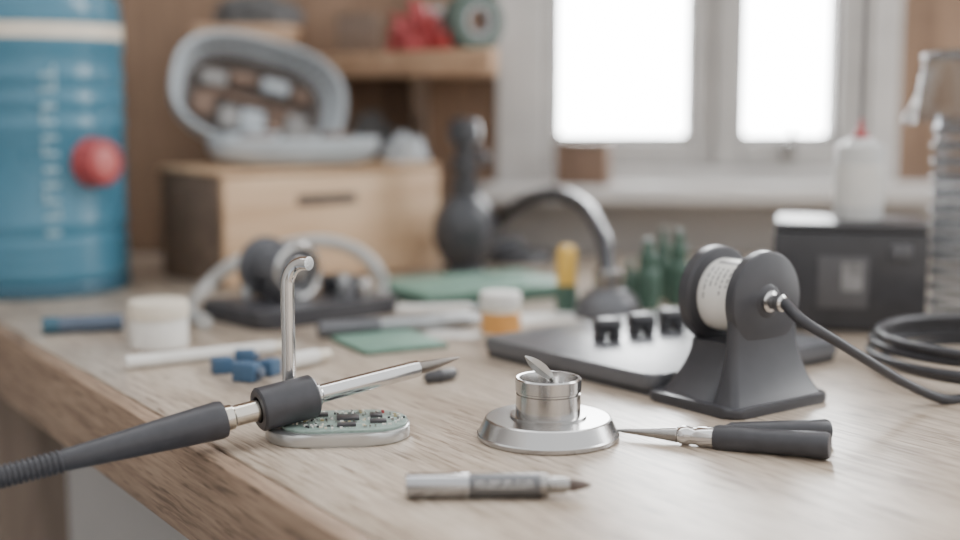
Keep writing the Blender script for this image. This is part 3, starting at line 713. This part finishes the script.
def crumple(name, sx, sy, sz, m, seed, amp=0.25):
    bm = N(); bmesh.ops.create_icosphere(bm, subdivisions=4, radius=1)
    for v in bm.verts:
        n = mnoise.noise(v.co*2.2+Vector((seed, 0, 0)))*amp*1.6 + mnoise.noise(v.co*5+Vector((0, seed, 0)))*amp*0.6
        v.co = v.co*(1+n)
        v.co = Vector((v.co.x*sx, v.co.y*sy, max(v.co.z, -0.45)*sz))
    zm = min(v.co.z for v in bm.verts)
    for v in bm.verts: v.co.z -= zm
    return obj(name, bm, m, ang=60)
o = crumple('cloth', 0.026, 0.015, 0.017, M['cloth'], 2.0); o.location = (-0.071, 1.303, bt); o.rotation_euler.z = brz+0.4
tag(o, 'crumpled pale blue cloth lying on the wooden box right of the case', 'cloth')
o = crumple('glove', 0.022, 0.013, 0.030, M['clothdark'], 5.0); o.location = (-0.106, 1.336, bt); o.rotation_euler.z = brz
tag(o, 'crumpled dark grey glove rising behind the pale cloth on the wooden box', 'glove')

# ---------------------------------------------------------------- blue can
cd = 1.145; p = Vector(((29-480)/F*cd, cd, Z0)); r = 0.0806; dz = -0.013
can = thing('blue_canister', 'large blue metal canister with a cream band and dull red round knob', 'canister', p)
bm = N(); lathe(bm, solid([(r*1.010, 0), (r*1.022, 0.002), (r*1.022, 0.0085), (r*1.010, 0.0105), (r*0.985, 0.011)]), 72); obj('foot_ring', bm, M['bluedark'], can)
bm = N(); bp_ = [(r*0.985, 0.011), (r, 0.013)]
for zz in (0.021, 0.031, 0.041, 0.060, 0.140, 0.160, 0.180):
    bp_ += [(r, zz-0.0045), (r*1.016, zz-0.0012), (r*1.016, zz+0.0012), (r, zz+0.0045)]
bp_ += [(r, 0.212+dz), (r*1.018, 0.216+dz), (r*1.018, 0.222+dz), (r, 0.224+dz), (r, 0.235+dz), (r*1.018, 0.237+dz), (r*1.018, 0.241+dz), (r, 0.243+dz), (r, 0.254+dz), (r*0.96, 0.260+dz), (r*0.5, 0.264+dz)]
lathe(bm, solid(bp_), 72); obj('body', bm, M['blue'], can)
bm = N(); lathe(bm, [(r+.0002, 0.2235+dz), (r*1.017, 0.2235+dz), (r*1.017, 0.2360+dz), (r+.0002, 0.2360+dz)], 72, closed=True); obj('band', bm, M['cream'], can)
ca = -90+57
d = Vector((math.cos(math.radians(ca)), math.sin(math.radians(ca)), 0))
kz = 0.110
m_ = axm(d*(r-0.001)+Vector((0, 0, kz)), d*(r+0.02)+Vector((0, 0, kz)))
bm = N(); lathe(bm, solid([(0.0205, 0), (0.0205, 0.003), (0.0188, 0.005), (0.0188, 0.016), (0.0165, 0.019), (0.013, 0.0195), (0.012, 0.0185), (0.006, 0.0185)]), 40, m_); kn = obj('knob', bm, M['red'], can)
bm = N(); lathe(bm, solid([(0.0115, 0.0184), (0.0115, 0.0190), (0.0105, 0.0194)]), 32, m_); obj('knob_centre', bm, M['redpale'], kn)
bm = N(); a = -90+31
random.seed(11)
zz = 0.052
while zz < 0.184:
    wd = random.uniform(3.6, 4.4)
    cylpatch(bm, r*1.0162, a-wd, a+wd, zz, zz+random.uniform(0.0035, 0.005), th=0.0003)
    if random.random() < .55:
        ss = random.choice((-1, 1)); cylpatch(bm, r*1.0162, a+ss*3.4-1.0, a+ss*3.4+1.0, zz, zz+0.010, th=0.0003)
    zz += random.uniform(0.0115, 0.014)
obj('lettering', bm, M['canink'], can)

# ---------------------------------------------------------------- shelves on the wall
sz1 = Z0+0.205
sh = thing('wall_shelf', 'wooden corner shelf fixed left of the window holding tape roll and red rag', 'shelf', (0, 0, sz1))
bm = N(); prism(bm, [(-0.168, WY), (-0.165, 1.365), (0.008, 1.15), (0.016, 1.155), (0.016, WY)], -0.022, 0, bev=0.001); obj('board', bm, M['shelfwood'], sh)
bm = N(); prism(bm, [(0, 0), (-0.12, 0), (-0.115, -0.012), (-0.012, -0.10), (0, -0.10)], -0.006, 0.006, Matrix.Translation((-0.06, WY, -0.022)) @ Matrix(((0, 0, 1, 0), (1, 0, 0, 0), (0, 1, 0, 0), (0, 0, 0, 1)))); obj('bracket', bm, M['boxdark'], sh)
sh2 = thing('wall_ledge', 'short pale wooden ledge on the brown wall above the open case', 'ledge', (-0.235, WY, Z0+0.225))
bm = N(); box(bm, (0, -0.03, 0), (0.10, 0.06, 0.018), bev=0.002); obj('board', bm, M['shelfwood'], sh2)
bm = N(); box(bm, (0, -0.012, -0.026), (0.02, 0.024, 0.036), bev=0.002); obj('bracket', bm, M['boxdark'], sh2)
o = thing('tape_roll', 'dark green tape roll standing at the window end of the shelf', 'tape roll', (-0.006, 1.262, sz1), 0.55)
R2, ri, wd = 0.028, 0.012, 0.022
Mx = Matrix.Translation((0, 0, R2)) @ Matrix.Rotation(PI/2, 4, 'X')
bm = N(); lathe(bm, [(ri+0.003, -wd/2), (R2-0.001, -wd/2), (R2, -wd/2+0.001), (R2, wd/2-0.001), (R2-0.001, wd/2), (ri+0.003, wd/2)], 40, Mx, closed=True); obj('tape', bm, M['greendark'], o)
bm = N(); lathe(bm, [(ri, -wd/2-.0005), (ri+0.003, -wd/2-.0005), (ri+0.003, wd/2+.0005), (ri, wd/2+.0005)], 40, Mx, closed=True); obj('core', bm, M['greypen'], o)
o = thing('tin', 'small grey lidded tin standing on the shelf behind the red rag', 'tin', (-0.038, 1.330, sz1))
bm = N(); lathe(bm, solid([(0.0165, 0), (0.0172, 0.001), (0.0172, 0.036)]), 32); obj('body', bm, M['plate'], o)
bm = N(); lathe(bm, solid([(0.0178, 0.036), (0.0178, 0.044), (0.0165, 0.0455)]), 32); obj('lid', bm, M['hose'], o)
o = thing('carton', 'dark brown carton standing at the far left end of the corner shelf', 'box', (-0.122, 1.371, sz1), -0.2)
bm = N(); box(bm, (0, 0, 0.020), (0.040, 0.030, 0.040), bev=0.001); obj('body', bm, M['boxdark'], o)
bm = N(); box(bm, (0, -0.0004, 0.0415), (0.041, 0.031, 0.003), bev=0.0006); obj('lid', bm, M['brownbox'], o)
# red rag heaped on the shelf, its front fold reaching the slanted front edge
ed = Vector((0.008+0.165, 1.15-1.365, 0)).normalized(); en = Vector((ed.y, -ed.x, 0))       # along the edge, outwards
if en.y > 0: en = -en
base_ = Vector((-0.165, 1.365, 0))+ed*0.140
o = crumple('red_rag', 0.030, 0.017, 0.026, M['red'], 9.0, 0.6); lc = base_ - en*0.022
o.location = (lc.x, lc.y, sz1); o.rotation_euler.z = math.atan2(ed.y, ed.x)
tag(o, 'crumpled red rag heaped near the front edge of the wooden shelf', 'rag')
o = crumple('grey_cloth_bundle', 0.040, 0.020, 0.02, M['clothdark'], 4.0); o.location = (-0.225, WY-0.034, Z0+0.234); tag(o, 'dark grey cloth bundle on the pale wooden ledge', 'cloth')

# ---------------------------------------------------------------- sill box, black case, white bottle, clear column
sbp = thing('sill_box', 'small brown card box sitting on the window sill', 'box', (0.105, WY-0.046, Z0+0.075), math.radians(-14))
bm = N(); box(bm, (0, 0, 0.0195), (0.052, 0.036, 0.039), bev=0.001); obj('body', bm, M['brownbox'], sbp)
bm = N(); box(bm, (0, 0, 0.0410), (0.054, 0.038, 0.006), bev=0.001); obj('lid', bm, M['boxdark'], sbp)
kw = 0.104; kh = 0.0765; krz = math.radians(-14)
kc = Vector(((851-480)/F*0.955, 0.955, Z0))
kb = thing('black_case', 'black square-edged case with dim front label under the white bottle', 'case', kc, krz)
bm = N(); box(bm, (0, 0, 0.036), (kw, 0.079, 0.068), bev=0.0018); obj('body', bm, M['black'], kb)
bm = N(); box(bm, (0, 0, 0.0735), (kw-0.001, 0.078, 0.006), bev=0.0012); obj('lid', bm, M['black'], kb)
bm = N(); box(bm, (-0.004, -0.0398, 0.036), (0.034, 0.0012, 0.036), bev=0.0003); fl = obj('front_label', bm, M['ink'], kb)
bm = N(); box(bm, (0.002, -0.0406, 0.040), (0.014, 0.0006, 0.020)); obj('label_mark', bm, M['greylabel'], fl)
bm = N(); box(bm, (0.034, -0.0406, 0.058), (0.014, 0.003, 0.010), bev=0.0008); obj('catch', bm, M['plate'], kb)
for sx in (-1, 1):
    for sy in (-1, 1):
        bm = N(); lathe(bm, solid([(0.005, 0), (0.006, 0.002)]), 16, Matrix.Translation((sx*(kw/2-0.01), sy*0.03, 0))); obj('foot', bm, M['rubber'], kb)
r = 0.0172; p = Vector(((859-480)/F*0.955, 0.955, Z0+kh))
wbm = thing('nozzle_bottle', 'white squeeze bottle with a small red nozzle tip standing on the black case', 'bottle', p)
bm = N(); lathe(bm, solid([(r*.95, 0), (r, 0.0012), (r, 0.0500), (r*0.96, 0.0530), (r*0.60, 0.0560), (r*0.5, 0.058)]), 40); obj('body', bm, M['offwhite'], wbm)
bm = N(); lathe(bm, [(r+.0001, .010), (r+.0003, .010), (r+.0003, .040), (r+.0001, .040)], 40, closed=True); lbnd = obj('label_band', bm, M['paper'], wbm)
bm = N(); lathe(bm, solid([(r*0.36, 0.058), (r*0.32, 0.061), (r*0.16, 0.064), (r*0.11, 0.070), (r*.06, .072)]), 28); obj('nozzle', bm, M['red'], wbm)
bm = N(); tube(bm, [Vector((0, 0, 0.0715)), Vector((0, 0, 0.11)), Vector((0.0005, 0, 0.2))], 0.0009, 8); obj('hanging_cord', bm, M['ink'], wbm)  # thin dark hanging cord, modelled as a rod rising from the nozzle
p = Vector(((966-480)/F*0.945, 0.945, Z0))
cl = thing('clear_canister', 'tall ribbed clear plastic tube with a crinkled clear cup on top', 'tube', p)
r = 0.0224; zt_ = 0.150
bm = N(); lathe(bm, [(0, 0), (r, 0), (r, zt_), (r-0.0012, zt_), (r-0.0012, 0.0015), (0, 0.0015)], 40); obj('clear_wall', bm, M['clear'], cl)
z = 0.004
while z < zt_-0.006:
    bm = N(); lathe(bm, [(r+0.0001, z), (r+0.0016, z+0.0006), (r+0.0024, z+0.0022), (r+0.0016, z+0.0038), (r+0.0001, z+0.0044)], 40, closed=True); obj('rib', bm, M['rib'], cl)
    z += 0.0112
bm = N()
cupp = [(0.0440, 0.1450), (0.0425, 0.1490), (0.0400, 0.1540), (0.0375, 0.1610), (0.0352, 0.1700), (0.0336, 0.1790), (0.0322, 0.1890), (0.0300, 0.1945), (0.0150, 0.1965), (0.004, 0.1968)]
rings = []
for kk, (rr, zz) in enumerate(cupp):
    am = 0.05 if kk < 3 else 0.03
    rings.append([bm.verts.new((rr*(1+am*math.sin(9*t+0.9*kk)+0.5*am*math.sin(23*t+2*kk))*math.cos(t), rr*(1+am*math.sin(9*t+0.9*kk)+0.5*am*math.sin(23*t+2*kk))*math.sin(t), zz+0.03*am*math.sin(7*t+kk))) for t in [2*PI*i/140 for i in range(140)]])
for a_, b_ in zip(rings, rings[1:]):
    for i in range(140): bm.faces.new((a_[i], a_[(i+1) % 140], b_[(i+1) % 140], b_[i]))
bm.faces.new(rings[-1])
fo = obj('clear_cup', bm, M['film'], cl, ang=60)
bm = N(); lathe(bm, [(0.0316, 0.1905), (0.0336, 0.1905), (0.0336, 0.1935), (0.0316, 0.1940)], 60, closed=True); obj('cup_rim', bm, M['rib'], cl)

# ---------------------------------------------------------------- light
wd = bpy.data.worlds.new('World'); bpy.context.scene.world = wd; wd.use_nodes = True
nt = wd.node_tree; bg = nt.nodes['Background']
tc = nt.nodes.new('ShaderNodeTexCoord'); sx = nt.nodes.new('ShaderNodeSeparateXYZ'); nt.links.new(tc.outputs['Generated'], sx.inputs[0])
mr = nt.nodes.new('ShaderNodeMapRange'); mr.inputs['From Min'].default_value = 0.2; mr.inputs['From Max'].default_value = 0.8
mr.inputs['To Min'].default_value = 1.7; mr.inputs['To Max'].default_value = 24.0
nt.links.new(sx.outputs['Y'], mr.inputs['Value']); nt.links.new(mr.outputs['Result'], bg.inputs['Strength'])
rp = nt.nodes.new('ShaderNodeValToRGB'); rp.color_ramp.elements[0].color = (0.97, 0.985, 1.0, 1); rp.color_ramp.elements[1].color = (0.97, 0.99, 1.0, 1)
nt.links.new(sx.outputs['Y'], rp.inputs['Fac']); nt.links.new(rp.outputs['Color'], bg.inputs['Color'])
def area(name, loc, target, size, power, col):
    l = bpy.data.lights.new(name, 'AREA'); l.size = size; l.energy = power; l.color = col
    o = bpy.data.objects.new(name, l); C.objects.link(o); o.location = loc
    o.rotation_euler = (Vector(target)-Vector(loc)).to_track_quat('-Z', 'Y').to_euler()
area('side_fill_light', (1.30, 1.30, 1.60), (0.15, 0.65, Z0), 0.9, 29, (0.98, 0.99, 1.0))  # unseen soft fill added from the right

cam = bpy.data.cameras.new('Camera'); co = bpy.data.objects.new('Camera', cam); C.objects.link(co)
cam.lens = 50; cam.sensor_width = 36; cam.clip_start = 0.01
co.location = (0, 0, Z0+CH); co.rotation_euler = (PI/2-PT, 0, 0)
cam.dof.use_dof = True; cam.dof.focus_distance = 0.645; cam.dof.aperture_fstop = 3.0
bpy.context.scene.camera = co
